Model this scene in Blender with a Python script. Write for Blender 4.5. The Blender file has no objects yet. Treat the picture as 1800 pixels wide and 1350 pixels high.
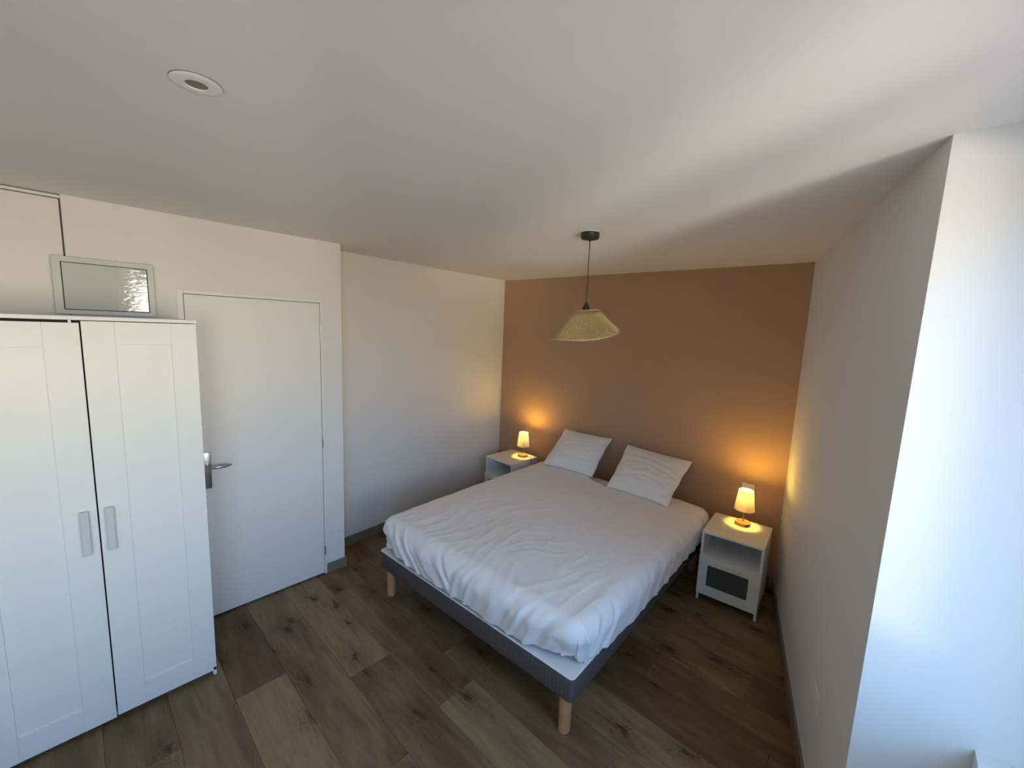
import bpy, bmesh, math, random
from mathutils import Vector, Matrix, noise
random.seed(4)
C = bpy.context.scene.collection
SC = bpy.context.scene

# ------------------------------------------------------------------ camera
YAW, PITCH, ROLL = 0.7519, 0.1333, 0.0407
cam_d = bpy.data.cameras.new('camera')
cam = bpy.data.objects.new('camera', cam_d); C.objects.link(cam); SC.camera = cam
cy, sy, cp, sp = math.cos(YAW), math.sin(YAW), math.cos(PITCH), math.sin(PITCH)
F = Vector((-sy * cp, cy * cp, -sp)); R_ = Vector((cy, sy, 0)); U_ = R_.cross(F)
cr, sr = math.cos(ROLL), math.sin(ROLL)
R2 = cr * R_ + sr * U_; U2 = -sr * R_ + cr * U_
M = Matrix((R2, U2, -F)).transposed().to_4x4(); M.translation = (3.4648, 0.1329, 1.922)
cam.matrix_world = M
cam_d.sensor_fit = 'HORIZONTAL'; cam_d.sensor_width = 36.0; cam_d.lens = 726.55 / 1800 * 36.0
cam_d.clip_start = 0.02

# ------------------------------------------------------------------ world
SC.view_settings.view_transform = 'Standard'; SC.view_settings.look = 'None'
SC.view_settings.gamma = 1.0; SC.view_settings.use_curve_mapping = False
SC.view_settings.exposure = 0.15
w = bpy.data.worlds.new('daylight'); SC.world = w; w.use_nodes = True
nt = w.node_tree; nt.nodes.clear()
wo = nt.nodes.new('ShaderNodeOutputWorld'); bg = nt.nodes.new('ShaderNodeBackground')
tc = nt.nodes.new('ShaderNodeTexCoord'); sx = nt.nodes.new('ShaderNodeSeparateXYZ')
mr = nt.nodes.new('ShaderNodeMapRange'); ramp = nt.nodes.new('ShaderNodeValToRGB')
nt.links.new(tc.outputs['Generated'], sx.inputs[0]); nt.links.new(sx.outputs['Z'], mr.inputs['Value'])
mr.inputs['From Min'].default_value = -1; mr.inputs['From Max'].default_value = 1
nt.links.new(mr.outputs[0], ramp.inputs[0]); nt.links.new(ramp.outputs[0], bg.inputs['Color'])
nt.links.new(bg.outputs[0], wo.inputs[0])
e = ramp.color_ramp.elements
e[0].position = 0.48; e[0].color = (0.68, 0.60, 0.56, 1)      # ground and street in soft shade
e[1].position = 0.54; e[1].color = (0.58, 1.10, 1.90, 1)      # clear blue sky
bg.inputs['Strength'].default_value = 5.0

def area(name, loc, target, sx_, sy_, power, col, portal=False, spread=180):
    l = bpy.data.lights.new(name, 'AREA'); l.shape = 'RECTANGLE'; l.size = sx_; l.size_y = sy_
    l.energy = power; l.color = col
    o = bpy.data.objects.new(name, l); C.objects.link(o); o.location = loc
    o.rotation_euler = (Vector(target) - Vector(loc)).to_track_quat('-Z', 'Y').to_euler()
    if portal: l.cycles.is_portal = True
    l.spread = math.radians(spread)
    o['kind'] = 'helper'
    return o
area('window_portal', (4.06, 1.095, 1.58), (0, 1.095, 1.58), 1.07, 1.62, 1, (1, 1, 1), True)
area('window_portal', (4.06, -0.69, 1.58), (0, -0.69, 1.58), 1.22, 1.62, 1, (1, 1, 1), True)  # portal for the added fill window
# added low warm area light for the ceiling band; its outdoor source is assumed
area('added_ceiling_band_light', (9.4, -2.1, -0.4), (3.9, 1.25, 1.7), 1.7, 1.6, 9, (1.0, 0.95, 0.76), spread=24)

area('added_outdoor_fill', (15.0, 0.6, 1.2), (4.0, 0.6, 1.6), 14.0, 6.5, 1950, (1.0, 0.80, 0.40))  # added large outdoor area light brightening the room; a sunlit facade is only assumed
SC.cycles.use_denoising = True
SC.cycles.max_bounces = 10; SC.cycles.diffuse_bounces = 6
SC.cycles.sample_clamp_indirect = 6
SC.cycles.caustics_reflective = False; SC.cycles.caustics_refractive = False

# ------------------------------------------------------------------ materials
def mat(name, col, rough=0.6, metal=0.0, bump=0.0, bscale=200, var=0.0, vscale=3, spec=0.5, **kw):
    m = bpy.data.materials.new(name); m.use_nodes = True
    n = m.node_tree.nodes; L = m.node_tree.links; b = n['Principled BSDF']
    b.inputs['Base Color'].default_value = (*col, 1); b.inputs['Roughness'].default_value = rough
    b.inputs['Metallic'].default_value = metal; b.inputs['Specular IOR Level'].default_value = spec
    t = n.new('ShaderNodeTexCoord')
    if bump:
        x = n.new('ShaderNodeTexNoise'); x.inputs['Scale'].default_value = bscale
        x.inputs['Detail'].default_value = 3
        L.new(t.outputs['Object'], x.inputs['Vector'])
        bp = n.new('ShaderNodeBump'); bp.inputs['Strength'].default_value = bump
        bp.inputs['Distance'].default_value = kw.get('bdist', 0.002)
        L.new(x.outputs['Fac'], bp.inputs['Height']); L.new(bp.outputs[0], b.inputs['Normal'])
    if var:
        x = n.new('ShaderNodeTexNoise'); x.inputs['Scale'].default_value = vscale
        L.new(t.outputs['Object'], x.inputs['Vector'])
        r = n.new('ShaderNodeMapRange'); r.inputs['To Min'].default_value = 1 - var; r.inputs['To Max'].default_value = 1 + var
        L.new(x.outputs['Fac'], r.inputs['Value'])
        h = n.new('ShaderNodeHueSaturation'); h.inputs['Color'].default_value = (*col, 1)
        L.new(r.outputs[0], h.inputs['Value']); L.new(h.outputs[0], b.inputs['Base Color'])
    return m
white_paint = mat('white_wall_paint', (0.76, 0.755, 0.74), 0.75, bump=0.10, bscale=260, var=0.015, spec=0.25)
ceil_paint = mat('ceiling_paint', (0.76, 0.755, 0.74), 0.85, bump=0.08, bscale=220, var=0.01, spec=0.15)
taupe_paint = mat('taupe_wall_paint', (0.475, 0.305, 0.19), 0.65, bump=0.10, bscale=240, var=0.02, spec=0.3)
door_white = mat('door_white', (0.78, 0.78, 0.77), 0.4, bump=0.03, bscale=90, var=0.01)
lacquer = mat('white_foil', (0.80, 0.805, 0.78), 0.42, bump=0.06, bscale=420, var=0.01)
inside_dark = mat('dark_gap', (0.02, 0.02, 0.022), 0.8)
plastic = mat('white_plastic', (0.78, 0.78, 0.76), 0.35)
grip_m = mat('shaded_white_grip', (0.60, 0.62, 0.60), 0.4)  # white plastic greyed: shade on the handle fronts put into its colour
steel = mat('brushed_steel', (0.45, 0.46, 0.47), 0.28, 1.0, bump=0.04, bscale=300)
chrome = mat('steel_hinge', (0.5, 0.5, 0.5), 0.35, 1.0)
black_metal = mat('black_metal', (0.018, 0.018, 0.018), 0.45)
black_rubber = mat('black_cable', (0.02, 0.018, 0.016), 0.6)
leg_wood = mat('beech_leg', (0.52, 0.27, 0.13), 0.5, var=0.12, vscale=14)
lamp_wood = mat('lamp_wood', (0.62, 0.36, 0.14), 0.45, var=0.1, vscale=30)
brass = mat('nickel_rod', (0.6, 0.52, 0.42), 0.3, 1.0)
rope = mat('straw_rope', (0.43, 0.315, 0.14), 0.8, bump=0.5, bscale=500, var=0.2, vscale=60)
grey_glass = mat('dark_grey_insert', (0.075, 0.085, 0.085), 0.35)
paper_m = mat('white_paper', (0.85, 0.83, 0.8), 0.5)
white_fabric = mat('white_ticking', (0.78, 0.79, 0.78), 0.85, bump=0.3, bscale=350)
lens_m = mat('spot_lens', (0.12, 0.12, 0.11), 0.15)

def panel_plastic():
    m = mat('glossy_panel_plastic', (0.56, 0.59, 0.58), 0.09)
    n = m.node_tree.nodes; L = m.node_tree.links; b = n['Principled BSDF']
    t = n.new('ShaderNodeTexCoord'); mp = n.new('ShaderNodeMapping'); mp.inputs['Scale'].default_value = (1, 8, 30)
    x = n.new('ShaderNodeTexNoise'); x.inputs['Scale'].default_value = 1.6; x.inputs['Detail'].default_value = 2; x.inputs['Distortion'].default_value = 1.5
    L.new(t.outputs['Object'], mp.inputs[0]); L.new(mp.outputs[0], x.inputs['Vector'])
    bp = n.new('ShaderNodeBump'); bp.inputs['Strength'].default_value = 0.20; bp.inputs['Distance'].default_value = 0.004
    L.new(x.outputs['Fac'], bp.inputs['Height']); L.new(bp.outputs[0], b.inputs['Normal'])
    b.inputs['Coat Weight'].default_value = 1.0; b.inputs['Coat Roughness'].default_value = 0.03; b.inputs['Coat IOR'].default_value = 1.8; L.new(bp.outputs[0], b.inputs['Coat Normal'])
    return m
panel_m = panel_plastic()
panel_frame_m = mat('panel_frame_plastic', (0.55, 0.59, 0.60), 0.3)

def cloth(name, col, sc=900, wr=0.25):
    m = mat(name, col, 0.9, spec=0.1)
    n = m.node_tree.nodes; L = m.node_tree.links; b = n['Principled BSDF']
    t = n.new('ShaderNodeTexCoord')
    x = n.new('ShaderNodeTexNoise'); x.inputs['Scale'].default_value = sc; x.inputs['Detail'].default_value = 1
    y = n.new('ShaderNodeTexNoise'); y.inputs['Scale'].default_value = 16; y.inputs['Detail'].default_value = 5; y.inputs['Distortion'].default_value = 0.6
    L.new(t.outputs['Object'], x.inputs['Vector']); L.new(t.outputs['Object'], y.inputs['Vector'])
    b1 = n.new('ShaderNodeBump'); b1.inputs['Strength'].default_value = 0.1; b1.inputs['Distance'].default_value = 0.001
    b2 = n.new('ShaderNodeBump'); b2.inputs['Strength'].default_value = wr; b2.inputs['Distance'].default_value = 0.006
    L.new(x.outputs['Fac'], b1.inputs['Height']); L.new(y.outputs['Fac'], b2.inputs['Height'])
    L.new(b1.outputs[0], b2.inputs['Normal']); L.new(b2.outputs[0], b.inputs['Normal'])
    b.inputs['Sheen Weight'].default_value = 0.15
    return m
duvet_m = cloth('duvet_cotton', (0.84, 0.83, 0.84), wr=0.22)
pillow_m = cloth('pillow_cotton', (0.85, 0.84, 0.81), wr=0.35)
sheet_m = cloth('sheet_cotton', (0.80, 0.78, 0.77), wr=0.25)

def box_fabric():
    m = mat('grey_pinstripe_fabric', (0.10, 0.095, 0.11), 0.9, spec=0.2)
    n = m.node_tree.nodes; L = m.node_tree.links; b = n['Principled BSDF']
    t = n.new('ShaderNodeTexCoord'); s = n.new('ShaderNodeSeparateXYZ'); L.new(t.outputs['Object'], s.inputs[0])
    ad = n.new('ShaderNodeMath'); ad.operation = 'ADD'; L.new(s.outputs['X'], ad.inputs[0]); L.new(s.outputs['Y'], ad.inputs[1])
    mu = n.new('ShaderNodeMath'); mu.operation = 'MULTIPLY'; mu.inputs[1].default_value = 2 * math.pi / 0.022; L.new(ad.outputs[0], mu.inputs[0])
    sn = n.new('ShaderNodeMath'); sn.operation = 'SINE'; L.new(mu.outputs[0], sn.inputs[0])
    gt = n.new('ShaderNodeMapRange'); gt.inputs['From Min'].default_value = 0.85; gt.inputs['From Max'].default_value = 1.0
    L.new(sn.outputs[0], gt.inputs['Value'])
    mx = n.new('ShaderNodeMix'); mx.data_type = 'RGBA'
    mx.inputs['A'].default_value = (0.096, 0.080, 0.078, 1); mx.inputs['B'].default_value = (0.135, 0.117, 0.118, 1)
    L.new(gt.outputs[0], mx.inputs['Factor']); L.new(mx.outputs['Result'], b.inputs['Base Color'])
    x = n.new('ShaderNodeTexNoise'); x.inputs['Scale'].default_value = 600; L.new(t.outputs['Object'], x.inputs['Vector'])
    bp = n.new('ShaderNodeBump'); bp.inputs['Strength'].default_value = 0.4; bp.inputs['Distance'].default_value = 0.001
    L.new(x.outputs['Fac'], bp.inputs['Height']); L.new(bp.outputs[0], b.inputs['Normal'])
    return m
box_m = box_fabric()

def plank_material(name):
    m = bpy.data.materials.new(name); m.use_nodes = True
    n = m.node_tree.nodes; L = m.node_tree.links; b = n['Principled BSDF']
    t = n.new('ShaderNodeTexCoord'); oi = n.new('ShaderNodeObjectInfo')
    k1 = n.new('ShaderNodeVectorMath'); k1.operation = 'SCALE'; k1.inputs[0].default_value = (37, 91, 13)
    L.new(oi.outputs['Random'], k1.inputs['Scale'])
    ad = n.new('ShaderNodeVectorMath'); ad.operation = 'ADD'
    L.new(t.outputs['Object'], ad.inputs[0]); L.new(k1.outputs[0], ad.inputs[1])
    def tex(scale, sc, det=4, dist=0.0):
        mp = n.new('ShaderNodeMapping'); mp.inputs['Scale'].default_value = scale; L.new(ad.outputs[0], mp.inputs[0])
        x = n.new('ShaderNodeTexNoise'); x.inputs['Scale'].default_value = sc; x.inputs['Detail'].default_value = det
        x.inputs['Distortion'].default_value = dist; L.new(mp.outputs[0], x.inputs['Vector']); return x
    grain = tex((1.6, 15, 1), 2.2, 7, 1.2)
    fine = tex((6, 160, 1), 1.5, 3)
    cloud = tex((1.3, 5, 1), 1.4, 4, 1.0)
    # knots: warped cells, dark only close to the middle of a cell
    mp = n.new('ShaderNodeMapping'); mp.inputs['Scale'].default_value = (2.0, 4.6, 1); L.new(ad.outputs[0], mp.inputs[0])
    wn = n.new('ShaderNodeTexNoise'); wn.inputs['Scale'].default_value = 4.5; wn.inputs['Detail'].default_value = 9; L.new(mp.outputs[0], wn.inputs['Vector'])
    wm = n.new('ShaderNodeVectorMath'); wm.operation = 'SCALE'; wm.inputs['Scale'].default_value = 0.42; L.new(wn.outputs['Color'], wm.inputs[0])
    wa = n.new('ShaderNodeVectorMath'); wa.operation = 'ADD'; L.new(mp.outputs[0], wa.inputs[0]); L.new(wm.outputs[0], wa.inputs[1])
    v = n.new('ShaderNodeTexVoronoi'); v.voronoi_dimensions = '2D'; v.inputs['Scale'].default_value = 1.0; L.new(wa.outputs[0], v.inputs['Vector'])
    kn = n.new('ShaderNodeMapRange'); kn.inputs['From Min'].default_value = 0.03; kn.inputs['From Max'].default_value = 0.10
    kn.inputs['To Min'].default_value = 1; kn.inputs['To Max'].default_value = 0; L.new(v.outputs['Distance'], kn.inputs['Value'])
    halo = n.new('ShaderNodeMapRange'); halo.inputs['From Min'].default_value = 0.05; halo.inputs['From Max'].default_value = 0.42
    halo.inputs['To Min'].default_value = 1; halo.inputs['To Max'].default_value = 0; L.new(v.outputs['Distance'], halo.inputs['Value'])
    at = n.new('ShaderNodeAttribute'); at.attribute_type = 'OBJECT'; at.attribute_name = 'tone'
    base = n.new('ShaderNodeMix'); base.data_type = 'RGBA'
    base.inputs['A'].default_value = (0.122, 0.066, 0.030, 1); base.inputs['B'].default_value = (0.28, 0.195, 0.100, 1)
    cm = n.new('ShaderNodeMath'); cm.operation = 'MULTIPLY_ADD'; cm.inputs[1].default_value = 1.5; cm.inputs[2].default_value = -0.75
    L.new(cloud.outputs['Fac'], cm.inputs[0])
    ta = n.new('ShaderNodeMath'); ta.operation = 'ADD'; ta.use_clamp = True; L.new(at.outputs['Fac'], ta.inputs[0]); L.new(cm.outputs[0], ta.inputs[1])
    L.new(ta.outputs[0], base.inputs['Factor'])
    g1 = n.new('ShaderNodeMapRange'); g1.inputs['From Min'].default_value = 0.3; g1.inputs['From Max'].default_value = 0.7
    g1.inputs['To Min'].default_value = 0.84; g1.inputs['To Max'].default_value = 1.12; L.new(grain.outputs['Fac'], g1.inputs['Value'])
    g2 = n.new('ShaderNodeMapRange'); g2.inputs['From Min'].default_value = 0.3; g2.inputs['From Max'].default_value = 0.7
    g2.inputs['To Min'].default_value = 0.9; g2.inputs['To Max'].default_value = 1.08; L.new(fine.outputs['Fac'], g2.inputs['Value'])
    mul = n.new('ShaderNodeMath'); mul.operation = 'MULTIPLY'; L.new(g1.outputs[0], mul.inputs[0]); L.new(g2.outputs[0], mul.inputs[1])
    hs = n.new('ShaderNodeHueSaturation'); L.new(base.outputs['Result'], hs.inputs['Color']); L.new(mul.outputs[0], hs.inputs['Value'])
    h2 = n.new('ShaderNodeMix'); h2.data_type = 'RGBA'; h2.blend_type = 'MULTIPLY'; h2.inputs['B'].default_value = (0.62, 0.50, 0.40, 1)
    L.new(hs.outputs[0], h2.inputs['A']); hf = n.new('ShaderNodeMath'); hf.operation = 'MULTIPLY'; hf.inputs[1].default_value = 0.6
    L.new(halo.outputs[0], hf.inputs[0]); L.new(hf.outputs[0], h2.inputs['Factor'])
    kx = n.new('ShaderNodeMix'); kx.data_type = 'RGBA'; kx.inputs['B'].default_value = (0.022, 0.014, 0.010, 1)
    kf = n.new('ShaderNodeMath'); kf.operation = 'MULTIPLY'; kf.inputs[1].default_value = 0.85; L.new(kn.outputs[0], kf.inputs[0])
    L.new(h2.outputs['Result'], kx.inputs['A']); L.new(kf.outputs[0], kx.inputs['Factor'])
    # fine dark cracks that run along the grain around each knot
    ck = tex((1.5, 8, 1), 2.6, 5, 1.6)
    cd = n.new('ShaderNodeMath'); cd.operation = 'SUBTRACT'; cd.inputs[1].default_value = 0.52; L.new(ck.outputs['Fac'], cd.inputs[0])
    ca_ = n.new('ShaderNodeMath'); ca_.operation = 'ABSOLUTE'; L.new(cd.outputs[0], ca_.inputs[0])
    cm2 = n.new('ShaderNodeMapRange'); cm2.inputs['From Min'].default_value = 0.003; cm2.inputs['From Max'].default_value = 0.014
    cm2.inputs['To Min'].default_value = 1; cm2.inputs['To Max'].default_value = 0; L.new(ca_.outputs[0], cm2.inputs['Value'])
    hl = n.new('ShaderNodeMapRange'); hl.inputs['From Min'].default_value = 0.10; hl.inputs['From Max'].default_value = 0.42
    hl.inputs['To Min'].default_value = 1; hl.inputs['To Max'].default_value = 0; L.new(v.outputs['Distance'], hl.inputs['Value'])
    cf = n.new('ShaderNodeMath'); cf.operation = 'MULTIPLY'; L.new(cm2.outputs[0], cf.inputs[0]); L.new(hl.outputs[0], cf.inputs[1])
    cx2 = n.new('ShaderNodeMix'); cx2.data_type = 'RGBA'; cx2.inputs['B'].default_value = (0.03, 0.018, 0.011, 1)
    L.new(kx.outputs['Result'], cx2.inputs['A']); L.new(cf.outputs[0], cx2.inputs['Factor'])
    L.new(cx2.outputs['Result'], b.inputs['Base Color'])
    b.inputs['Roughness'].default_value = 0.52; b.inputs['Specular IOR Level'].default_value = 0.35
    bp = n.new('ShaderNodeBump'); bp.inputs['Strength'].default_value = 0.25; bp.inputs['Distance'].default_value = 0.001
    L.new(grain.outputs['Fac'], bp.inputs['Height']); L.new(bp.outputs[0], b.inputs['Normal'])
    return m
plank_m = plank_material('oak_plank')
skirt_m = mat('oak_baseboard', (0.20, 0.155, 0.12), 0.55, var=0.15, vscale=12)

def shade_material():
    m = bpy.data.materials.new('lampshade_linen'); m.use_nodes = True
    n = m.node_tree.nodes; L = m.node_tree.links; n.clear()
    o = n.new('ShaderNodeOutputMaterial'); d = n.new('ShaderNodeBsdfDiffuse'); t = n.new('ShaderNodeBsdfTranslucent')
    d.inputs['Color'].default_value = (0.85, 0.82, 0.66, 1); t.inputs['Color'].default_value = (0.98, 0.92, 0.78, 1)
    tcn = n.new('ShaderNodeTexCoord'); x = n.new('ShaderNodeTexNoise'); x.inputs['Scale'].default_value = 260
    L.new(tcn.outputs['Object'], x.inputs['Vector'])
    bp = n.new('ShaderNodeBump'); bp.inputs['Strength'].default_value = 0.15; L.new(x.outputs['Fac'], bp.inputs['Height'])
    L.new(bp.outputs[0], d.inputs['Normal'])
    a = n.new('ShaderNodeMixShader'); a.inputs[0].default_value = 0.72
    L.new(d.outputs[0], a.inputs[1]); L.new(t.outputs[0], a.inputs[2]); L.new(a.outputs[0], o.inputs[0])
    return m
shade_m = shade_material()
def emit(name, col, s):
    m = bpy.data.materials.new(name); m.use_nodes = True; b = m.node_tree.nodes['Principled BSDF']
    b.inputs['Base Color'].default_value = (*col, 1)
    b.inputs['Emission Color'].default_value = (*col, 1); b.inputs['Emission Strength'].default_value = s
    return m
bulb_lit = emit('lit_bulb', (1.0, 0.72, 0.35), 25)
def glassy(name, tint=(1, 1, 1), fac=0.12):
    m = bpy.data.materials.new(name); m.use_nodes = True
    n = m.node_tree.nodes; L = m.node_tree.links; n.clear()
    o = n.new('ShaderNodeOutputMaterial'); a = n.new('ShaderNodeMixShader'); a.inputs[0].default_value = fac
    t = n.new('ShaderNodeBsdfTransparent'); t.inputs['Color'].default_value = (*tint, 1)
    g = n.new('ShaderNodeBsdfGlossy'); g.inputs['Roughness'].default_value = 0.02
    L.new(t.outputs[0], a.inputs[1]); L.new(g.outputs[0], a.inputs[2]); L.new(a.outputs[0], o.inputs[0])
    return m
pane_m = glassy('window_glass', (0.97, 0.98, 0.98), 0.04)
bulb_m = glassy('clear_bulb_glass', (0.92, 0.90, 0.86), 0.25)

# ------------------------------------------------------------------ helpers
class MB:
    def __init__(s): s.bm = bmesh.new()
    def box(s, x0, x1, y0, y1, z0, z1, bev=0.0, seg=2):
        b = bmesh.new(); bmesh.ops.create_cube(b, size=1)
        for v in b.verts: v.co = Vector((x0 + (v.co.x + .5) * (x1 - x0), y0 + (v.co.y + .5) * (y1 - y0), z0 + (v.co.z + .5) * (z1 - z0)))
        if bev: bmesh.ops.bevel(b, geom=list(b.edges), offset=bev, segments=seg, profile=0.5, affect='EDGES')
        s.merge(b); return s
    def merge(s, b, mtx=None):
        if mtx is not None: bmesh.ops.transform(b, matrix=mtx, verts=b.verts)
        me = bpy.data.meshes.new('t'); b.to_mesh(me); b.free(); s.bm.from_mesh(me); bpy.data.meshes.remove(me)
    def prism(s, pts, z0, z1):
        lo = [s.bm.verts.new((x, y, z0)) for x, y in pts]; hi = [s.bm.verts.new((x, y, z1)) for x, y in pts]
        s.bm.faces.new(lo[::-1]); s.bm.faces.new(hi); n = len(pts)
        for i in range(n): s.bm.faces.new((lo[i], lo[(i + 1) % n], hi[(i + 1) % n], hi[i]))
        return s
    def lathe(s, prof, seg=32, cx=0, cy=0, closed=False, cap=True):
        rings = []
        for r, z in prof:
            rings.append([s.bm.verts.new((cx + r * math.cos(2 * math.pi * i / seg), cy + r * math.sin(2 * math.pi * i / seg), z)) for i in range(seg)])
        for a, b in zip(rings, rings[1:] + ([rings[0]] if closed else [])):
            for i in range(seg): s.bm.faces.new((a[i], a[(i + 1) % seg], b[(i + 1) % seg], b[i]))
        if cap and not closed:
            s.bm.faces.new(rings[0][::-1]); s.bm.faces.new(rings[-1])
        return s
    def tube(s, pts, r, seg=8, closed=False, radii=None):
        pts = [Vector(p) for p in pts]; n = len(pts); rings = []
        up = Vector((0, 0, 1))
        for i, p in enumerate(pts):
            a = pts[(i - 1) % n] if (closed or i > 0) else p; b = pts[(i + 1) % n] if (closed or i < n - 1) else p
            t = (b - a).normalized(); q = up if abs(t.z) < 0.9 else Vector((1, 0, 0))
            x = t.cross(q).normalized(); y = t.cross(x).normalized(); rr = radii[i] if radii else r
            rings.append([s.bm.verts.new(p + x * rr * math.cos(2 * math.pi * j / seg) + y * rr * math.sin(2 * math.pi * j / seg)) for j in range(seg)])
        for a, b in zip(rings, rings[1:] + ([rings[0]] if closed else [])):
            for j in range(seg): s.bm.faces.new((a[j], a[(j + 1) % seg], b[(j + 1) % seg], b[j]))
        if not closed: s.bm.faces.new(rings[0]); s.bm.faces.new(rings[-1][::-1])
        return s
    def grid(s, f, nu, nv):
        g = [[s.bm.verts.new(f(i / nu, j / nv)) for j in range(nv + 1)] for i in range(nu + 1)]
        for i in range(nu):
            for j in range(nv): s.bm.faces.new((g[i][j], g[i + 1][j], g[i + 1][j + 1], g[i][j + 1]))
        return g
    def build(s, name, m, parent=None, smooth=False, loc=None, kind=None, label=None):
        bmesh.ops.recalc_face_normals(s.bm, faces=s.bm.faces)
        me = bpy.data.meshes.new(name); s.bm.to_mesh(me); s.bm.free(); me.materials.append(m)
        if smooth:
            me.polygons.foreach_set('use_smooth', [True] * len(me.polygons))
            if smooth == 'auto': me.set_sharp_from_angle(angle=math.radians(35))
        o = bpy.data.objects.new(name, me); C.objects.link(o)
        if parent: o.parent = parent
        if loc: o.location = loc
        if kind: o['kind'] = kind
        if label: o['label'] = label
        return o
def thing(name, label, cat, loc=(0, 0, 0), rz=0, group=None):
    o = bpy.data.objects.new(name, None); C.objects.link(o); o.location = loc; o.rotation_euler = (0, 0, rz)
    o.empty_display_size = 0.05
    o['label'] = label; o['category'] = cat
    if group: o['group'] = group
    return o
def copy_tree(o, parent=None):
    c = o.copy(); C.objects.link(c)
    if parent: c.parent = parent
    for ch in list(o.children): copy_tree(ch, c)
    return c

# ------------------------------------------------------------------ room shell
H = 2.471
B = (2.944, 3.757); Cn = (3.493, 1.752)
TA = 0.0364
def ty(x): return 3.650 + TA * x
def lx(y): return 0.16 * (3.650 - y) / 2.0            # left wall leans in toward the door
s_, ys = 0.449, 1.500
NEAR = -1.35
# floor: slab and planks
fl = MB().box(-0.1, 4.10, NEAR - 0.05, 4.0, -0.16, -0.012).build('floor', inside_dark, kind='structure')
PW = 0.236; y0 = 1.05 - 11 * PW; rows = []
ends = {-1: 1.22, 0: 2.06, 1: 1.49, 2: 1.966, 3: 1.70, 4: 2.40, 5: 2.02, 6: 2.62, 7: 1.85}
tones = {(-1, 0): 0.02, (-1, 1): 0.85, (0, 0): 0.40, (0, 1): 0.55, (1, 0): 0.80, (1, 1): 0.30, (2, 0): 0.30, (2, 1): 0.80,
         (3, 0): 0.25, (3, 1): 0.35, (4, 1): 0.75, (5, 1): 0.15, (6, 1): 0.22, (7, 1): 0.55, (8, 1): 0.2, (9, 1): 0.5}
row0 = -11
for r in range(row0, 12):
    ya = 1.05 + (r - 1) * PW - 0.0
    ya = 0.578 + (r + 1) * PW; yb = ya + PW
    e0 = ends.get(r, 0.3 + (r * 0.47) % 1.22)
    L0 = 1.22
    x = e0 - L0 * math.ceil((e0 + 0.05) / L0); idx = -round((e0 - x) / L0)
    xs = x
    while xs < 3.80:
        xe = xs + L0; which = 0 if abs(xe - e0) < 0.01 else (1 if abs(xs - e0) < 0.01 else 2)
        a, b_ = max(xs, 0.0), min(xe, 3.80)
        if b_ - a > 0.03:
            yA, yB = max(ya, NEAR), min(yb, 3.80)
            if yB - yA > 0.01:
                dz = random.uniform(-0.0004, 0.0002); cx_, cy_ = (a + b_) / 2, (yA + yB) / 2
                g = 0.0004
                m = MB().box(a - cx_ + g, b_ - cx_ - g, yA - cy_ + g, yB - cy_ - g, -0.012, 0, 0.0009, 1)
                o = m.build('plank', plank_m, fl, loc=(cx_, cy_, dz))
                o['tone'] = float(tones.get((r, which), random.uniform(0.05, 0.75)))
        xs = xe
# ceiling
MB().box(-0.1, 4.10, NEAR - 0.05, 4.0, H, H + 0.15).build('ceiling', ceil_paint, kind='structure')
# headboard wall (taupe)
MB().prism([(-0.1, ty(-0.1)), (B[0] + 0.02, ty(B[0] + 0.02)), (B[0] + 0.02, 4.0), (-0.1, 4.0)], -0.02, H + 0.02).build('wall_back', taupe_paint, kind='structure')
# left wall beside the bed
MB().prism([(lx(1.4), 1.4), (lx(3.66), 3.66), (-0.12, 3.66), (-0.12, 1.4)], -0.02, H + 0.02).build('wall_left', white_paint, kind='structure')
# wall with the door (stands proud of the left wall): cladding round the door opening, hatch panel seam on its left
DY0, DY1, DZ = 0.585, 1.347, 2.045
wd = MB()
wd.box(0.0, s_ - 0.042, NEAR, ys - 0.002, -0.02, H + 0.02)
wd.box(s_ - 0.042, s_, 0.141, DY0 - 0.030, 0, H + 0.02)
wd.box(0.0, s_, DY1 + 0.014, ys, 0, H + 0.02)
wd.box(s_ - 0.042, s_, DY0 - 0.030, DY1 + 0.014, DZ + 0.022, H + 0.02)
wdo = wd.build('wall_door', white_paint, kind='structure')
MB().box(s_ - 0.042, s_ - 0.003, NEAR, 0.1345, 0.0, 2.448, 0.0015).build('hatch_panel', white_paint, wdo)
MB().box(s_ - 0.040, s_ - 0.001, NEAR, 0.1405, 2.4525, 2.466, 0.001).build('panel_header', white_paint, wdo)
# right wall: splayed pier that ends in the window reveal
MB().prism([B, (B[0], 4.0), (4.10, 4.0), (4.10, 1.812), Cn], -0.02, H + 0.02).build('wall_right', white_paint, kind='structure')
# window wall
WX0, WX1 = 3.744, 4.10
WY0, WY1, WZ0, WZ1 = 0.57, 1.62, 0.815, 2.36
W2Y0, W2Y1 = -1.28, -0.10      # unseen second window, same height, added behind the camera for fill light
ww = MB()
ww.box(WX0, WX1, NEAR, W2Y0, -0.02, H + 0.02); ww.box(WX0, WX1, W2Y1, WY0, -0.02, H + 0.02)
ww.box(WX0, WX1, W2Y0, W2Y1, -0.02, WZ0); ww.box(WX0, WX1, W2Y0, W2Y1, WZ1, H + 0.02)
ww.prism([(WX0, WY0), (WX1, WY0), (WX1, 1.811), (WX0, 1.777)], -0.02, WZ0)
ww.prism([(WX0, WY0), (WX1, WY0), (WX1, 1.811), (WX0, 1.777)], WZ1, H + 0.02)
ww.box(3.92, WX1, WY1, 1.80, WZ0, WZ1)          # unseen jamb block, added to cut the daylight on the reveal
ww.build('wall_window', white_paint, kind='structure')
# wall behind the photographer
MB().box(-0.1, 4.10, NEAR - 0.15, NEAR, -0.02, H + 0.02).build('wall_near', white_paint, kind='structure')
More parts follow.
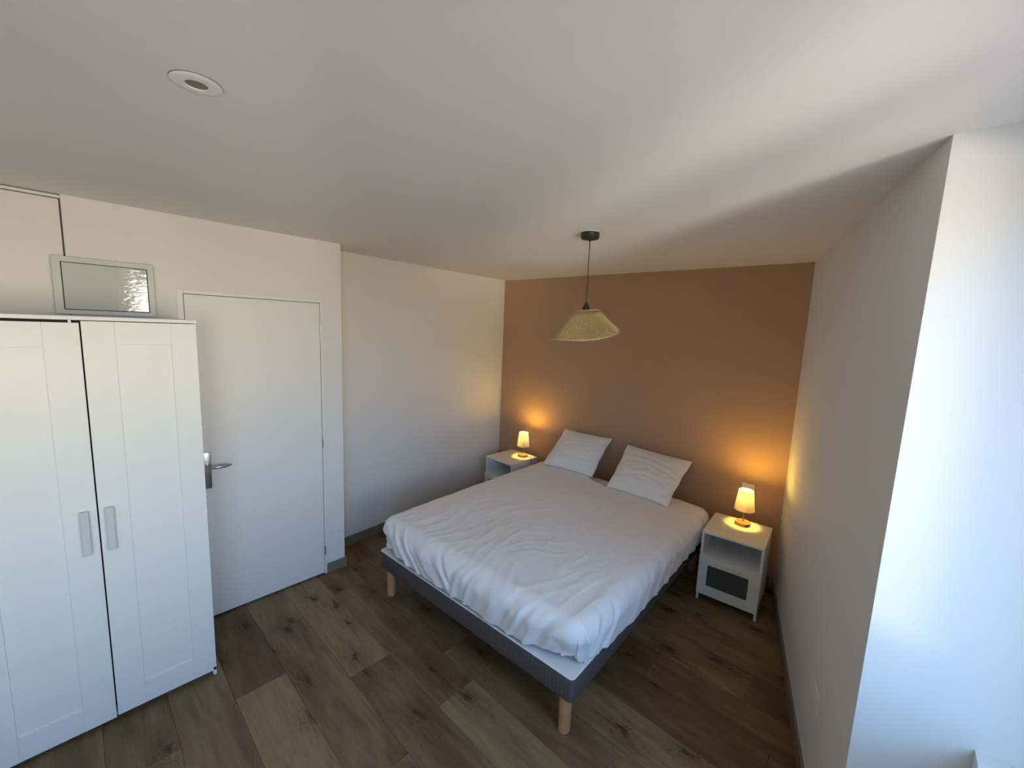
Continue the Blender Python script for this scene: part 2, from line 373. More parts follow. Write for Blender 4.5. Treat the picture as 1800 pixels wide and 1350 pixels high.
# window, deep in its opening
fx0, fx1 = 3.99, 4.05
def window(name, ya, yb):
    wn = MB()
    for a, b_ in ((ya, ya + 0.05), (yb - 0.05, yb)): wn.box(fx0, fx1, a, b_, WZ0, WZ1, 0.003)
    for a, b_ in ((WZ0, WZ0 + 0.05), (WZ1 - 0.05, WZ1)): wn.box(fx0, fx1, ya + 0.05, yb - 0.05, a, b_, 0.003)
    win = wn.build(name, plastic, kind='structure')
    ym = (ya + yb) / 2
    for a, b_ in ((ya + 0.05, ym), (ym, yb - 0.05)):
        sf = MB(); t = 0.045
        sf.box(fx0 - 0.02, fx1 - 0.01, a, a + t, WZ0 + 0.05, WZ1 - 0.05, 0.003); sf.box(fx0 - 0.02, fx1 - 0.01, b_ - t, b_, WZ0 + 0.05, WZ1 - 0.05, 0.003)
        sf.box(fx0 - 0.02, fx1 - 0.01, a + t, b_ - t, WZ0 + 0.05, WZ0 + 0.05 + t, 0.003); sf.box(fx0 - 0.02, fx1 - 0.01, a + t, b_ - t, WZ1 - 0.05 - t, WZ1 - 0.05, 0.003)
        so = sf.build('sash', plastic, win)
        MB().box(4.01, 4.014, a + t, b_ - t, WZ0 + 0.05 + t, WZ1 - 0.05 - t).build('pane', pane_m, so)
window('window_1', WY0, WY1)
window('fill_window_2', W2Y0, W2Y1)  # added window, out of view, for more light in the room
# baseboards
bb = 0.078
MB().prism([(lx(ys), ys), (lx(3.65), ty(0) - 0.0), (lx(3.65) + 0.012, ty(0) - 0.0), (lx(ys) + 0.012, ys)], 0, bb).build('baseboard_left', skirt_m, kind='structure')
MB().prism([(0.012, ty(0.012) - 0.012), (B[0] - 0.02, ty(B[0]) - 0.012), (B[0] - 0.02, ty(B[0])), (0.012, ty(0.012))], 0, bb).build('baseboard_back', skirt_m, kind='structure')
dn = Vector((Cn[0] - B[0], Cn[1] - B[1], 0)).normalized(); nn = Vector((dn.y, -dn.x, 0))
p0 = Vector((*B, 0)) + dn * 0.013; p1 = Vector((*Cn, 0)); q1 = p1 + nn * 0.012; q0 = p0 + nn * 0.012
MB().prism([(p0.x, p0.y), (p1.x, p1.y), (q1.x, q1.y), (q0.x, q0.y)], 0, bb).build('baseboard_right', skirt_m, kind='structure')
bd = MB().box(s_, s_ + 0.012, DY1 + 0.014, ys + 0.012, 0, bb, 0.001)
bd.box(lx(ys) + 0.012, s_, ys, ys + 0.012, 0, bb, 0.001)
bd.build('baseboard_door', skirt_m, kind='structure')

# ------------------------------------------------------------------ interior door
leaf = MB().box(s_ - 0.038, s_ + 0.001, DY0 + 0.003, DY1 - 0.003, 0.012, DZ - 0.003, 0.0015)
door = leaf.build('door_1', door_white, kind='structure')
cs = MB()
cs.box(s_ - 0.040, s_ + 0.006, DY0 - 0.030, DY0, 0, DZ + 0.022, 0.002)
cs.box(s_ - 0.040, s_ + 0.003, DY1, DY1 + 0.014, 0, DZ + 0.022, 0.0015)
cs.box(s_ - 0.040, s_ + 0.006, DY0, DY1, DZ, DZ + 0.022, 0.002)
cs.build('door_frame', door_white, door)
pl = MB()
pl.box(s_ + 0.001, s_ + 0.009, 0.628, 0.670, 0.868, 1.098, 0.0035, 3)
hp = pl.build('door_handle', steel, door, 'auto')
lv = MB(); lv.tube([(s_ + 0.008, 0.650, 1.012), (s_ + 0.030, 0.650, 1.012), (s_ + 0.048, 0.652, 1.012), (s_ + 0.056, 0.668, 1.011), (s_ + 0.058, 0.70, 1.009), (s_ + 0.057, 0.735, 1.008), (s_ + 0.054, 0.765, 1.009)], 0.01, 12, radii=[0.011, 0.010, 0.010, 0.010, 0.0105, 0.0095, 0.005])
lv.build('lever', steel, hp, True)
for zc in (1.853, 1.033, 0.192):
    MB().lathe([(0.006, zc - 0.033), (0.006, zc + 0.033)], 10, s_ + 0.003, DY1 + 0.001).build('hinge', chrome, door, 'auto')

# ------------------------------------------------------------------ consumer unit over the wardrobe
pu = thing('electrical_panel', 'glossy white electrical panel with wavy door, high on the wall above the wardrobe', 'electrical panel', (s_, 0.275, 1.905))
fr = MB(); a0, a1, b0, b1 = -0.185, 0.187, 0.0, 0.277
def ring(x0, x1, o, i_):
    vs = [[fr.bm.verts.new((x, y, z)) for y, z in ((q[0], q[2]), (q[1], q[2]), (q[1], q[3]), (q[0], q[3]))] for x in (x0, x1) for q in (o, i_)]
    lo_o, lo_i, hi_o, hi_i = vs
    for k_ in range(4):
        n_ = (k_ + 1) % 4
        fr.bm.faces.new((hi_o[k_], hi_o[n_], hi_i[n_], hi_i[k_])); fr.bm.faces.new((lo_o[k_], lo_i[k_], lo_i[n_], lo_o[n_]))
        fr.bm.faces.new((lo_o[k_], lo_o[n_], hi_o[n_], hi_o[k_])); fr.bm.faces.new((lo_i[k_], hi_i[k_], hi_i[n_], lo_i[n_]))
ring(0, 0.020, (a0, a1, b0, b1), (a0 + 0.030, a1 - 0.026, b0 + 0.022, b1 - 0.026))
bmesh.ops.bevel(fr.bm, geom=list(fr.bm.edges), offset=0.0018, segments=2, profile=0.5, affect='EDGES')
fr.build('frame', panel_frame_m, pu)
MB().box(0.0, 0.006, a0 + 0.02, a1 - 0.02, b0 + 0.015, b1 - 0.015).build('backing', inside_dark, pu)
MB().box(0.007, 0.0225, a0 + 0.033, a1 - 0.029, b0 + 0.025, b1 - 0.029, 0.0015).build('panel_door', panel_m, pu)

# ------------------------------------------------------------------ wardrobe
WXF = 0.969
wr = thing('wardrobe', 'tall white two-door wardrobe with framed doors, standing left of the white interior door', 'wardrobe', (WXF, 0.16, 0))
# local: x forward (front at 0), y along the wall, z up
D_ = 0.018
ca = MB()
ca.box(-0.505, -D_ - 0.002, 0.374, 0.390, 0, 1.882, 0.001); ca.box(-0.505, -D_ - 0.002, -0.390, -0.374, 0, 1.882, 0.001)
ca.box(-0.505, -0.05, -0.374, 0.374, 0.04, 0.056); ca.box(-0.505, -0.500, -0.374, 0.374, 0.056, 1.882)
ca.box(-0.07, -0.05, -0.374, 0.374, 0.0, 0.04)
ca.box(-D_ - 0.004, 0.0, 0.376, 0.390, 0, 0.046, 0.001)
ca.build('carcass', lacquer, wr)
MB().box(-0.505, 0.001, -0.392, 0.392, 1.884, 1.900, 0.0015).build('top_panel', lacquer, wr)
MB().box(-0.030, -0.028, -0.374, 0.374, 0.06, 1.882).build('interior', inside_dark, wr)
MB().box(-0.060, -0.006, -0.033, -0.024, 1.868, 1.884, 0.001).build('door_catch', plastic, wr)
def wdoor(ya, yb, pa, pb, pz0, pz1, z0, z1, hy, lab=None):
    m = MB(); xb, xf = -D_, 0.0
    m.box(xb, xf, ya, pa, z0, z1, 0.0012); m.box(xb, xf, pb, yb, z0, z1, 0.0012)
    m.box(xb, xf - 0.0006, pa, pb, z0, pz0, 0.0012); m.box(xb, xf - 0.0006, pa, pb, pz1, z1, 0.0012)
    d = m.build('door', lacquer, wr)
    MB().box(xb + 0.002, xf - 0.007, pa, pb, pz0, pz1).build('door_panel', lacquer, d)
    h = MB()
    h.box(0.0, 0.0158, hy[0] + 0.0004, hy[0] + 0.005, 0.8625, 1.0615, 0.0008); h.box(0.016, 0.023, hy[0], hy[1], 0.862, 1.062, 0.0015)
    h.box(0.0, 0.0158, hy[0] + 0.0055, hy[1] - 0.004, 1.056, 1.0615, 0.0008); h.box(0.0, 0.0158, hy[0] + 0.0055, hy[1] - 0.004, 0.8625, 0.868, 0.0008)
    h.build('handle', grip_m, d)
wdoor(0.0025, 0.390, 0.103, 0.293, 0.146, 1.783, 0.028, 1.881, (0.023, 0.049))
wdoor(-0.390, -0.0025, -0.299, -0.108, 0.138, 1.772, 0.022, 1.873, (-0.056, -0.030))

# ------------------------------------------------------------------ bed
BX, BY, BR = 0.8658, 3.5214, 0.0444
bed = thing('bed', 'double bed base in grey pinstripe fabric on round wooden legs', 'bed', (BX, BY, 0), BR)
bs = MB().box(0, 1.6, -2.0, 0.0, 0.208, 0.334, 0.018, 4)
bs.build('box_base', box_m, bed, 'auto')
MB().box(0.006, 1.594, -1.994, -0.006, 0.334, 0.3395, 0.002).build('top_cover', white_fabric, bed)
def rrect(x0, x1, y0_, y1_, r, z, n=6):
    pts = []
    for cx_, cy_, a in ((x1 - r, y1_ - r, 0), (x0 + r, y1_ - r, 90), (x0 + r, y0_ + r, 180), (x1 - r, y0_ + r, 270)):
        for i in range(n + 1):
            t = math.radians(a + 90 * i / n); pts.append((cx_ + r * math.cos(t), cy_ + r * math.sin(t), z))
    return pts
MB().tube(rrect(0.004, 1.596, -1.996, -0.004, 0.02, 0.336), 0.0045, 8, closed=True).build('piping', white_fabric, bed, True)
for lx_, ly_ in ((0.062, -1.945), (1.538, -1.945), (0.062, -0.055), (1.538, -0.055)):
    MB().lathe([(0.0265, 0.0), (0.0295, 0.004), (0.0315, 0.208)], 28, lx_, ly_).build('leg', leg_wood, bed, 'auto')

def rnd(x, y, z=0.0): return noise.noise(Vector((x, y, z)))
# mattress with fitted sheet
mt = MB()
bm_ = bmesh.new(); bmesh.ops.create_cube(bm_, size=1)
for v in bm_.verts: v.co = Vector((0.012 + (v.co.x + .5) * 1.576, -1.90 + (v.co.y + .5) * 1.89, 0.340 + (v.co.z + .5) * 0.214))
bmesh.ops.subdivide_edges(bm_, edges=list(bm_.edges), cuts=30, use_grid_fill=True)
bmesh.ops.bevel(bm_, geom=[e for e in bm_.edges if len(e.link_faces) == 2 and e.calc_face_angle(0) > 1.0], offset=0.05, segments=5, profile=0.5, affect='EDGES')
for v in bm_.verts:
    n_ = noise.noise(v.co * 7) * 0.004 + noise.noise(Vector((v.co.x * 30, v.co.y * 6, v.co.z * 3))) * 0.003
    if v.co.z > 0.35: v.co.z += n_
    if v.co.z > 0.45: v.co.z -= 0.035 * max(0, min(1, (v.co.y + 0.16) / 0.16)) ** 2
mt.merge(bm_)
mto = mt.build('mattress', sheet_m, None, True)
mto.location = (BX, BY, 0); mto.rotation_euler = (0, 0, BR)
mto['label'] = 'white mattress in a fitted sheet, bare strip showing between pillows and taupe wall'; mto['category'] = 'mattress'

# duvet
U0, U1, V0 = -0.045, 1.645, -2.015
VH = -0.27
RR = 0.105; ZT = 0.583
HEM = {}
CR = [((0.695, -1.545), (0.747, -1.301)), ((0.836, -1.623), (0.834, -1.352)), ((1.075, -1.582), (1.037, -1.225)), ((1.30, -1.763), (1.307, -1.264)),
      ((1.238, -1.98), (1.115, -1.85)), ((0.889, -1.97), (0.786, -1.85)), ((0.895, -1.564), (0.984, -1.543)), ((0.541, -1.54), (0.561, -1.344)),
      ((0.30, -1.75), (0.36, -1.55)), ((1.42, -1.55), (1.50, -1.25)), ((0.62, -1.05), (0.70, -0.85)), ((1.20, -1.05), (1.24, -0.80))]
def seg_d(p, a, b):
    ab = b - a; t = max(0, min(1, (p - a).dot(ab) / ab.length_squared)); return (p - a - ab * t).length, t
def sst(a, b, x): x = max(0, min(1, (x - a) / (b - a))); return x * x * (3 - 2 * x)
def duvet():
    m = MB(); hem = 0.285
    x_in0, x_in1, y_in = U0 + RR, U1 - RR, V0 + RR
    VE = -0.035                                  # cloth reaches almost to the wall on both sides
    Wc = x_in1 - x_in0; Lh = VE - y_in
    n1 = int(hem / 0.007); n2 = int(Wc / 0.0085); n3 = int(Lh / 0.0085)
    us = [-hem + hem * i / n1 for i in range(n1)] + [Wc * i / n2 for i in range(n2)] + [Wc + hem * i / n1 for i in range(n1 + 1)]
    vs = [-hem + hem * i / n1 for i in range(n1)] + [Lh * i / n3 for i in range(n3 + 1)]
    crs = [(Vector(a), Vector(b)) for a, b in CR]
    q = RR * math.pi / 2
    V = []
    for u in us:
        col = []
        for v in vs:
            du = -u if u < 0 else (u - Wc if u > Wc else 0); su = -1 if u < 0 else 1
            dv = -v if v < 0 else 0
            bx = min(max(u, 0), Wc) + x_in0; by = max(v, 0) + y_in
            # head edge dips between the pillows
            dip = 0.25 * sst(0.30, 0.85, bx) * (1 - sst(1.18, 1.40, bx)) + 0.02 * rnd(bx * 5, 3)
            by -= dip * sst(-0.85, VE, by)
            Dm = max(du, dv); h = math.hypot(du, dv)
            nx, ny = ((su * du / h, -dv / h) if h > 1e-9 else (0, 0))
            both = (min(du, dv) / Dm) if Dm > 1e-9 else 0
            ang = math.atan2(dv, du) if h > 1e-9 else 0
            per = (bx if dv >= du else 0) + (by * su if du > dv else 0) + ang * 0.25
            hl = hem
            if h > 0:
                hl = hem * (1 - 0.13 * both - 0.05 * (dv / h) * math.exp(-((bx - 1.5) / 0.15) ** 2) + 0.05 * rnd(per * 2.3, 4.1) + 0.025 * rnd(per * 11, 1.7))
                if du > dv: hl += 0.014
            D = Dm * hl / hem; t = D / hem
            if D < q: off = RR * math.sin(D / RR); dz = -RR * (1 - math.cos(D / RR))
            else: off = RR - 0.10 * (D - q); dz = -RR - (D - q)
            x, y, z = bx + nx * off, by + ny * off, ZT + dz
            # the cloth pulls in around both foot corners
            pull = min(1, t) ** 0.8
            y += pull * (0.055 * math.exp(-((x - 1.56) / 0.20) ** 2) + 0.045 * math.exp(-((x - 0.0) / 0.20) ** 2)) * math.exp(-((y + 2.0) / 0.2) ** 2)
            x -= pull * 0.050 * math.exp(-((y + 2.0) / 0.30) ** 2) * math.exp(-((x - 1.6) / 0.2) ** 2)
            top = max(0, 1 - t * 1.6)
            ed = min(bx - U0, U1 - bx, by - V0)
            z += top * (0.010 * rnd(x * 1.7, y * 1.7, 3) + 0.0045 * rnd(x * 5, y * 4, 7) - 0.004 * math.exp(-((ed - 0.12) / 0.08) ** 2))
            z += top * 0.010 * (1 - min(1, abs(x - 0.8) / 0.8) ** 2)
            ft = 0.30 + 0.9 * max(0, min(1, (-y - 0.8) / 0.9))
            w1 = 1 - abs(rnd(x * 11 + 2.2 * rnd(x * 2, y * 2, 5), y * 2.6, 11)) * 2.2
            z += top * ft * (0.0030 * max(0, w1) ** 3 + 0.0025 * rnd(x * 18 + 2 * rnd(x * 3, y * 3), y * 4.5, 2))
            P2 = Vector((x, y))
            if D < q:
                for a, b in crs:
                    d, tt = seg_d(P2, a, b)
                    if d < 0.05:
                        d += 0.006 * rnd(P2.x * 20, P2.y * 20)
                        z += (0.0048 * math.exp(-(d / 0.0055) ** 2) - 0.0012 * math.exp(-((d - 0.016) / 0.008) ** 2)) * math.sin(math.pi * max(0.0, min(1, tt))) * (0.6 + 0.9 * rnd(P2.x * 9, P2.y * 9, 4))
            if D > 0:
                if dv >= du:
                    env = 0.45 + 1.3 * math.exp(-((bx - 1.38) / 0.20) ** 2) + 0.9 * math.exp(-((bx - 0.12) / 0.25) ** 2) + 0.5 * math.exp(-((bx - 0.80) / 0.14) ** 2)
                    slant = bx - 0.85 * (D - 0.1) * (1 if bx < 0.75 else -0.55)
                    w_ = slant * 46 + 4.5 * rnd(slant * 4.5, 2)
                    fo = math.sin(w_) + 0.6 * math.sin(w_ * 1.83 + 1.1 + 3 * rnd(slant * 6, D * 5)) + 0.9 * rnd(slant * 26, D * 6, 8)
                else:
                    env = 0.45 + 0.7 * both + 0.75 * math.exp(-((by + 1.80) / 0.20) ** 2) + 0.6 * math.exp(-((by + 0.20) / 0.22) ** 2)
                    sl = by + 0.5 * (D - 0.1)
                    w_ = sl * 36 + 4 * rnd(sl * 3.5, 9 + su) + both * 9
                    fo = math.sin(w_) + 0.5 * math.sin(w_ * 1.9 + 2) + 0.8 * rnd(sl * 22, D * 6, 4)
                # folds are sharp-crested, flat between
                fo = fo if fo < 0 else fo ** 1.4
                a_ = 0.0068 * env * fo * min(1, max(0, (D - 0.02) / 0.15)) ** 1.1
                x += nx * a_; y += ny * a_; z += 0.5 * a_ * max(0, 1 - abs(D - q) / 0.12)
                rr_ = 0.006 * rnd(x * 11, y * 11, z * 11); x += nx * rr_; y += ny * rr_
            z -= 0.014 * sst(VE - 0.04, VE, v + y_in) ** 2
            if v > 0 and bx > 0: z -= 0.035 * sst(-0.16, 0.0, y) 
            col.append(m.bm.verts.new((x, y, z)))
        V.append(col)
    for i in range(len(us) - 1):
        for j in range(len(vs) - 1): m.bm.faces.new((V[i][j], V[i + 1][j], V[i + 1][j + 1], V[i][j + 1]))
    return m
do = duvet().build('duvet', duvet_m, None, True)
so_ = do.modifiers.new('cloth_thickness', 'SOLIDIFY'); so_.thickness = 0.006; so_.offset = -1
do.location = (BX, BY, 0); do.rotation_euler = (0, 0, BR)
do['label'] = 'rumpled plain white duvet spread over the whole bed'; do['category'] = 'duvet'

# pillows: four corners, bilinear sheet, blown up front and back
def pillow(BL, BRc, TL, TR, label, seed):
    BL, BRc, TL, TR = map(Vector, (BL, BRc, TL, TR)); o = (BL + BRc) / 2
    nrm = (BRc - BL).cross(TL - BL).normalized()
    m = MB(); N = 56; T = 0.084
    def base(a, b):
        x, y = 2 * a - 1, 2 * b - 1
        pin = 0.045
        aa = 0.5 + 0.5 * x * (1 - pin * (1 - y * y) + 0.010 * math.sin(y * 9 + seed) * abs(x) ** 6)
        bb_ = 0.5 + 0.5 * y * (1 - pin * (1 - x * x) + 0.006 * math.sin(x * 8 + seed) * abs(y) ** 6)
        return (BL * (1 - aa) + BRc * aa) * (1 - bb_) + (TL * (1 - aa) + TR * aa) * bb_
    def hgt(a, b, sgn):
        x, y = 2 * a - 1, 2 * b - 1
        h = T * ((1 - abs(x) ** 2.4) * (1 - abs(y) ** 2.4)) ** 0.62 * (1 - 0.18 * y)
        edge = (1 - x ** 8) * (1 - y ** 8)
        wv = 0.006 * rnd(x * 1.6 + seed, y * 5.5 + 0.8 * x, sgn) + 0.004 * rnd(x * 4 + seed, y * 9, 5 * sgn)
        cr_ = -0.007 * math.exp(-((y - 0.12 - 0.10 * math.sin(x * 2.4 + seed)) / 0.045) ** 2) - 0.005 * math.exp(-((y + 0.42 + 0.08 * math.sin(x * 3 + seed * 2)) / 0.05) ** 2)
        cor = 0.006 * math.sin((x * y) * 14) * (abs(x * y)) ** 1.5
        return sgn * (h + edge * (wv + cr_ + cor)) 
    gr = {}
    for sgn in (1, -1):
        for i in range(N + 1):
            for j in range(N + 1):
                bd_ = i in (0, N) or j in (0, N)
                if bd_ and (i, j) in gr: gr[(i, j, sgn)] = gr[(i, j)]; continue
                a, b = i / N, j / N
                a = 0.5 - 0.5 * math.cos(math.pi * a) * (0.55) - 0.225 * (1 - 2 * a) ; b = 0.5 - 0.5 * math.cos(math.pi * b) * 0.55 - 0.225 * (1 - 2 * b)
                p = base(a, b) + (Vector() if bd_ else nrm * hgt(a, b, sgn)) - o
                v = m.bm.verts.new(p); gr[(i, j, sgn)] = v
                if bd_: gr[(i, j)] = v
        for i in range(N):
            for j in range(N):
                q = (gr[(i, j, sgn)], gr[(i + 1, j, sgn)], gr[(i + 1, j + 1, sgn)], gr[(i, j + 1, sgn)])
                m.bm.faces.new(q if sgn > 0 else q[::-1])
    p = m.build('pillow', pillow_m, None, True, loc=o)
    p['label'] = label; p['category'] = 'pillow'; p['group'] = 'white pillows propped at the head of the bed'
    return p
pillow((0.985, 3.278, 0.598), (1.535, 3.330, 0.598), (0.970, 3.652, 0.893), (1.530, 3.652, 0.908), 'square white pillow on the side of the bed nearer the door wall', 0.4)
pillow((1.740, 3.225, 0.598), (2.282, 3.225, 0.598), (1.690, 3.652, 0.888), (2.296, 3.652, 0.872), 'square white pillow on the window side of the bed, a pointed upper corner', 2.1)

# ------------------------------------------------------------------ nightstands
def nightstand(label):
    t = thing('nightstand', label, 'nightstand', group='white nightstands either side of the bed')
    W_, Dp = 0.39, 0.41
    # local: x 0..0.39, y -0.41..0 (front at -0.41)
    MB().box(-0.001, W_ + 0.001, -Dp - 0.001, 0, 0.514, 0.530, 0.0015).build('top_panel', lacquer, t)
    for a, b in ((0, 0.016), (W_ - 0.016, W_)):
        s = MB().box(a, b, -Dp + 0.002, 0, 0.046, 0.514, 0.001)
        s.box(a, b, -Dp + 0.002, -Dp + 0.020, 0.0, 0.046, 0.001); s.box(a, b, -0.03, 0, 0.0, 0.046, 0.001)
        s.build('side_panel', lacquer, t)
    MB().box(0.016, W_ - 0.016, -Dp + 0.006, -0.008, 0.340, 0.354).build('shelf', lacquer, t)
    MB().box(0.016, W_ - 0.016, -0.008, -0.003, 0.05, 0.514).build('back_panel', lacquer, t)
    MB().box(0.018, W_ - 0.018, -Dp + 0.004, -0.012, 0.07, 0.334).build('drawer_box', inside_dark, t)
    d = MB(); f0, f1 = -Dp - 0.014, -Dp + 0.001
    d.box(0.001, 0.060, f0, f1, 0.058, 0.350); d.box(0.321, W_ - 0.001, f0, f1, 0.058, 0.350)
    d.box(0.060, 0.321, f0, f1, 0.058, 0.132); d.box(0.060, 0.321, f0, f1, 0.290, 0.350)
    dr = d.build('drawer', lacquer, t)
    MB().box(0.060, 0.321, f0 + 0.004, f1, 0.132, 0.290).build('drawer_panel', grey_glass, dr, label='dark grey insert panel')
    MB().box(0.113, 0.267, f0 - 0.020, f0, 0.300, 0.331, 0.003, 2).build('handle', plastic, dr)
    return t
n1_ = nightstand('white nightstand with a dark drawer panel, beside the right wall')
n1_.location = (2.5319, 3.5841, 0); n1_.rotation_euler = (0, 0, 0.088)
n2_ = copy_tree(n1_)
n2_.location = (0.2929, 3.5747, 0); n2_.rotation_euler = (0, 0, -0.0137)
n2_['label'] = 'white nightstand in the far corner, mostly hidden behind the bed'

# ------------------------------------------------------------------ table lamps
def lamp(label, loc, port_ang, seam_ang, power):
    t = thing('table_lamp', label, 'lamp', loc, 0, 'lit bedside table lamps')
    MB().lathe([(0.050, 0.0), (0.0525, 0.002), (0.0525, 0.021), (0.050, 0.024)], 40).build('base', lamp_wood, t, 'auto')
    # socket block with usb port on the rim of the base
    p = MB()
    r0, r1, z0, z1, hw, n = 0.050, 0.0533, 0.003, 0.0205, 0.30, 8
    for i in range(n):
        a, b = port_ang - hw + 2 * hw * i / n, port_ang - hw + 2 * hw * (i + 1) / n
        p.prism([(r0 * math.cos(a), r0 * math.sin(a)), (r1 * math.cos(a), r1 * math.sin(a)), (r1 * math.cos(b), r1 * math.sin(b)), (r0 * math.cos(b), r0 * math.sin(b))], z0, z1)
    p.build('usb_port', black_metal, t, label='black socket insert in the wooden base')
    MB().lathe([(0.0045, 0.024), (0.0045, 0.175)], 14).build('stem', brass, t, 'auto')
    # tapered shade, real thickness
    zb_, zt_, rb_, rt_ = 0.118, 0.268, 0.068, 0.050
    s = MB().lathe([(rb_, zb_), (rt_, zt_), (rt_ - 0.0012, zt_), (rb_ - 0.0012, zb_)], 56, closed=True)
    sh = s.build('shade', shade_m, t, True)
    sh.data.set_sharp_from_angle(angle=math.radians(50))
    for r_, z_ in ((rb_, zb_), (rt_, zt_)):
        MB().tube([((r_) * math.cos(2 * math.pi * i / 48), r_ * math.sin(2 * math.pi * i / 48), z_) for i in range(48)], 0.0011, 6, closed=True).build('rim', seam_m, sh, True)
    if seam_ang is not None:
        q = MB(); ca_, sa_ = math.cos(seam_ang), math.sin(seam_ang)
        q.tube([((rb_ + 0.0006) * ca_, (rb_ + 0.0006) * sa_, zb_), ((rt_ + 0.0006) * ca_, (rt_ + 0.0006) * sa_, zt_)], 0.0016, 6)
        q.build('seam', seam_m, sh)
    MB().lathe([(0.010, 0.150), (0.012, 0.160), (0.012, 0.175), (0.010, 0.178)], 16).build('socket', plastic, t, 'auto')
    bz = 0.215
    MB().lathe([(0.006, bz - 0.022), (0.010, bz - 0.015), (0.0145, bz), (0.012, bz + 0.012), (0.005, bz + 0.019)], 20).build('bulb', bulb_lit, t, True)
    l = bpy.data.lights.new('lamp_light', 'POINT'); l.energy = power; l.color = (1.0, 0.57, 0.08); l.shadow_soft_size = 0.026
    lo = bpy.data.objects.new('lamp_light', l); C.objects.link(lo); lo.parent = t; lo.location = (0, 0, 0.247); lo['kind'] = 'helper'
    return t
seam_m = mat('shade_trim', (0.35, 0.25, 0.10), 0.8)
ZL = 0.5305
LP = 7.6
lR = lamp('lit table lamp with cream shade on the nightstand beside the right wall', (2.745, 3.505, ZL + 0.0012), -0.70, 1.2, LP)
lL = lamp('lit table lamp with cream shade on the nightstand in the far corner', (0.557, 3.464, ZL), -2.25, -0.72, LP)
MB().tube([(0.05, 0.012, 0.010), (0.066, 0.022, 0.0065), (0.085, 0.032, 0.0045), (0.102, 0.020, 0.004), (0.116, 0.004, 0.005), (0.131, -0.010, 0.003), (0.137, -0.016, -0.008), (0.138, -0.018, -0.06)], 0.0024, 8).build('power_cord', black_rubber, lL, True)
MB().tube([(-0.03, 0.044, 0.010), (-0.040, 0.056, 0.005), (-0.046, 0.072, 0.0035), (-0.05, 0.092, 0.0035), (-0.052, 0.103, 0.001), (-0.053, 0.1055, -0.02), (-0.053, 0.1065, -0.08)], 0.0024, 8).build('power_cord', black_rubber, lR, True)
pp = MB().prism([(2.655, 3.318), (2.905, 3.395), (2.826, 3.612), (2.575, 3.520)], 0.5303, 0.5312)
po = pp.build('paper_sheet', paper_m); po['label'] = 'thin white sheet lying under the lamp on the nightstand by the right wall'; po['category'] = 'paper'

# ------------------------------------------------------------------ sockets on the walls
so2 = thing('wall_socket', 'white square wall socket on the taupe wall, half hidden behind the lit lamp', 'socket', (2.703, ty(2.703), 0.735), math.atan(TA))
MB().box(-0.043, 0.043, -0.010, 0.0, -0.043, 0.043, 0.002, 2).build('cover_plate', plastic, so2)
MB().lathe([(0.022, 0.0), (0.022, 0.002)], 24).build('well', plastic, so2).matrix_local = Matrix.Translation((0, -0.010, 0)) @ Matrix.Rotation(math.pi / 2, 4, 'X')
ang = math.atan2(dn.y, dn.x)
pw = Vector((*B, 0)) + dn * 1.655
so3 = thing('wall_outlet', 'white outlet cover low on the right wall, near its window corner', 'outlet', (pw.x, pw.y, 0.44), ang)
MB().box(-0.045, 0.045, -0.008, 0.0, -0.040, 0.040, 0.002, 2).build('cover_plate', white_paint, so3)
MB().lathe([(0.021, 0.0), (0.021, 0.002)], 24).build('well', white_paint, so3).matrix_local = Matrix.Translation((0, -0.008, 0)) @ Matrix.Rotation(math.pi / 2, 4, 'X')

# ------------------------------------------------------------------ pendant lamp
PX, PY = 2.12, 2.16
pd = thing('pendant_lamp', 'pendant lamp with wavy woven straw shade hanging above the bed', 'pendant lamp', (PX, PY, H))
MB().lathe([(0.0, 0.0), (0.054, 0.0), (0.054, -0.003), (0.0, -0.003)], 40, cap=False).build('mounting_plate', plastic, pd, 'auto')
MB().lathe([(0.050, -0.003), (0.050, -0.032), (0.047, -0.036)], 40).build('ceiling_rose', black_metal, pd, 'auto')
MB().lathe([(0.004, 0.0), (0.004, 0.0015)], 12).build('screw', chrome, pd).matrix_local = Matrix.Translation((0.034, -0.0367, -0.014)) @ Matrix.Rotation(math.pi / 2, 4, 'X')
MB().lathe([(0.007, -0.036), (0.007, -0.048), (0.004, -0.050)], 16).build('cord_grip', black_metal, pd, 'auto')
pts = [(0.000 * (i / 12) + 0.001 * math.sin(i), 0.004 * (i / 12), -0.048 - 0.345 * i / 12) for i in range(13)]
MB().tube(pts, 0.0026, 8).build('cord', black_rubber, pd, True)
ox, oy = 0.000, 0.004
MB().lathe([(0.006, -0.386), (0.010, -0.392), (0.014, -0.402), (0.0195, -0.408), (0.0195, -0.436), (0.017, -0.440)], 24, ox, oy).build('socket', black_metal, pd, 'auto')
R0, R1 = 0.079, 0.197
def rim(th):
    # wavy brim; camera sees the lower left and the raised right
    r = R1 * (1 + 0.045 * math.cos(3 * th + 0.6))
    z = -0.562 + 0.027 * math.cos(th - 0.75) - 0.026 * math.cos(th + 1.0) + 0.005 * math.sin(3 * th + 0.5)
    return Vector((ox + r * math.cos(th), oy + r * math.sin(th), z))
def topr(th): return Vector((ox + R0 * math.cos(th), oy + R0 * math.sin(th), -0.432 + 0.004 * math.cos(2 * th)))
sp_ = MB(); NS = 124
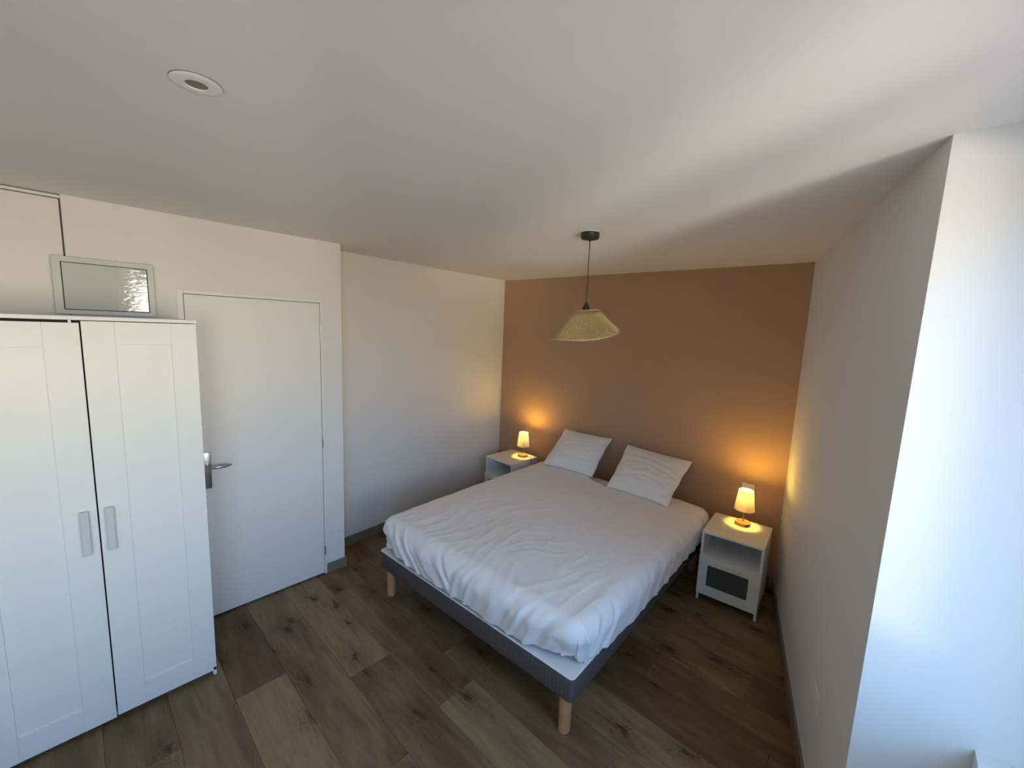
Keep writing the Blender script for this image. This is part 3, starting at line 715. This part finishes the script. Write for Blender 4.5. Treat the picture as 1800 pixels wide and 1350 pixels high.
for i in range(NS):
    th = 2 * math.pi * i / NS + random.uniform(-.006, .006); a, b = topr(th), rim(th)
    seg_ = []
    for kk in range(6):
        t = kk / 5; p = a.lerp(b, t); p.z += -0.003 * math.sin(math.pi * t); seg_.append(p)
    sp_.tube(seg_, 0.0025, 5)
wv_ = sp_.build('rope_weave', rope, pd, True, kind='stuff')
MB().tube([rim(2 * math.pi * i / 96) for i in range(96)], 0.0045, 8, closed=True).build('brim_ring', rope, pd, True)
MB().tube([topr(2 * math.pi * i / 48) for i in range(48)], 0.004, 8, closed=True).build('top_ring', rope, pd, True)
sk = MB()
for i in range(4):
    th = i * math.pi / 2 + 0.4; sk.tube([(ox + 0.018 * math.cos(th), oy + 0.018 * math.sin(th), -0.434), tuple(topr(th))], 0.0016, 6)
sk.build('spokes', black_metal, pd)
bb_ = MB().lathe([(0.013, -0.438), (0.014, -0.455), (0.020, -0.468), (0.029, -0.488), (0.031, -0.506), (0.026, -0.524), (0.014, -0.535), (0.004, -0.537)], 24, ox, oy)
bo = bb_.build('bulb', bulb_m, pd, True)
MB().lathe([(0.0135, -0.440), (0.0125, -0.458)], 20, ox, oy).build('bulb_cap', chrome, bo, 'auto')

# ------------------------------------------------------------------ recessed ceiling spot
sx_, sy_ = 2.163, 0.380
cs_ = thing('ceiling_spotlight', 'round white recessed spotlight, unlit, in the ceiling above the wardrobe side', 'ceiling light', (sx_, sy_, H))
MB().lathe([(0.0525, -0.0005), (0.0527, -0.0018), (0.0515, -0.0026), (0.042, -0.0042), (0.026, -0.0052), (0.0235, -0.0046), (0.0228, -0.0020), (0.0228, -0.0005)], 56, cap=False).build('trim_ring', plastic, cs_, 'auto')
MB().lathe([(0.0, -0.0005), (0.0228, -0.0005), (0.0228, -0.0018), (0.0, -0.0018)], 32, cap=False).build('lens', lens_m, cs_, 'auto')
MB().lathe([(0.0534, 0.0), (0.0534, -0.0009), (0.0, -0.0009)], 48, cap=False).build('dark_disc', inside_dark, cs_, 'auto')  # near-black disc, showing as a thin dark edge round the trim
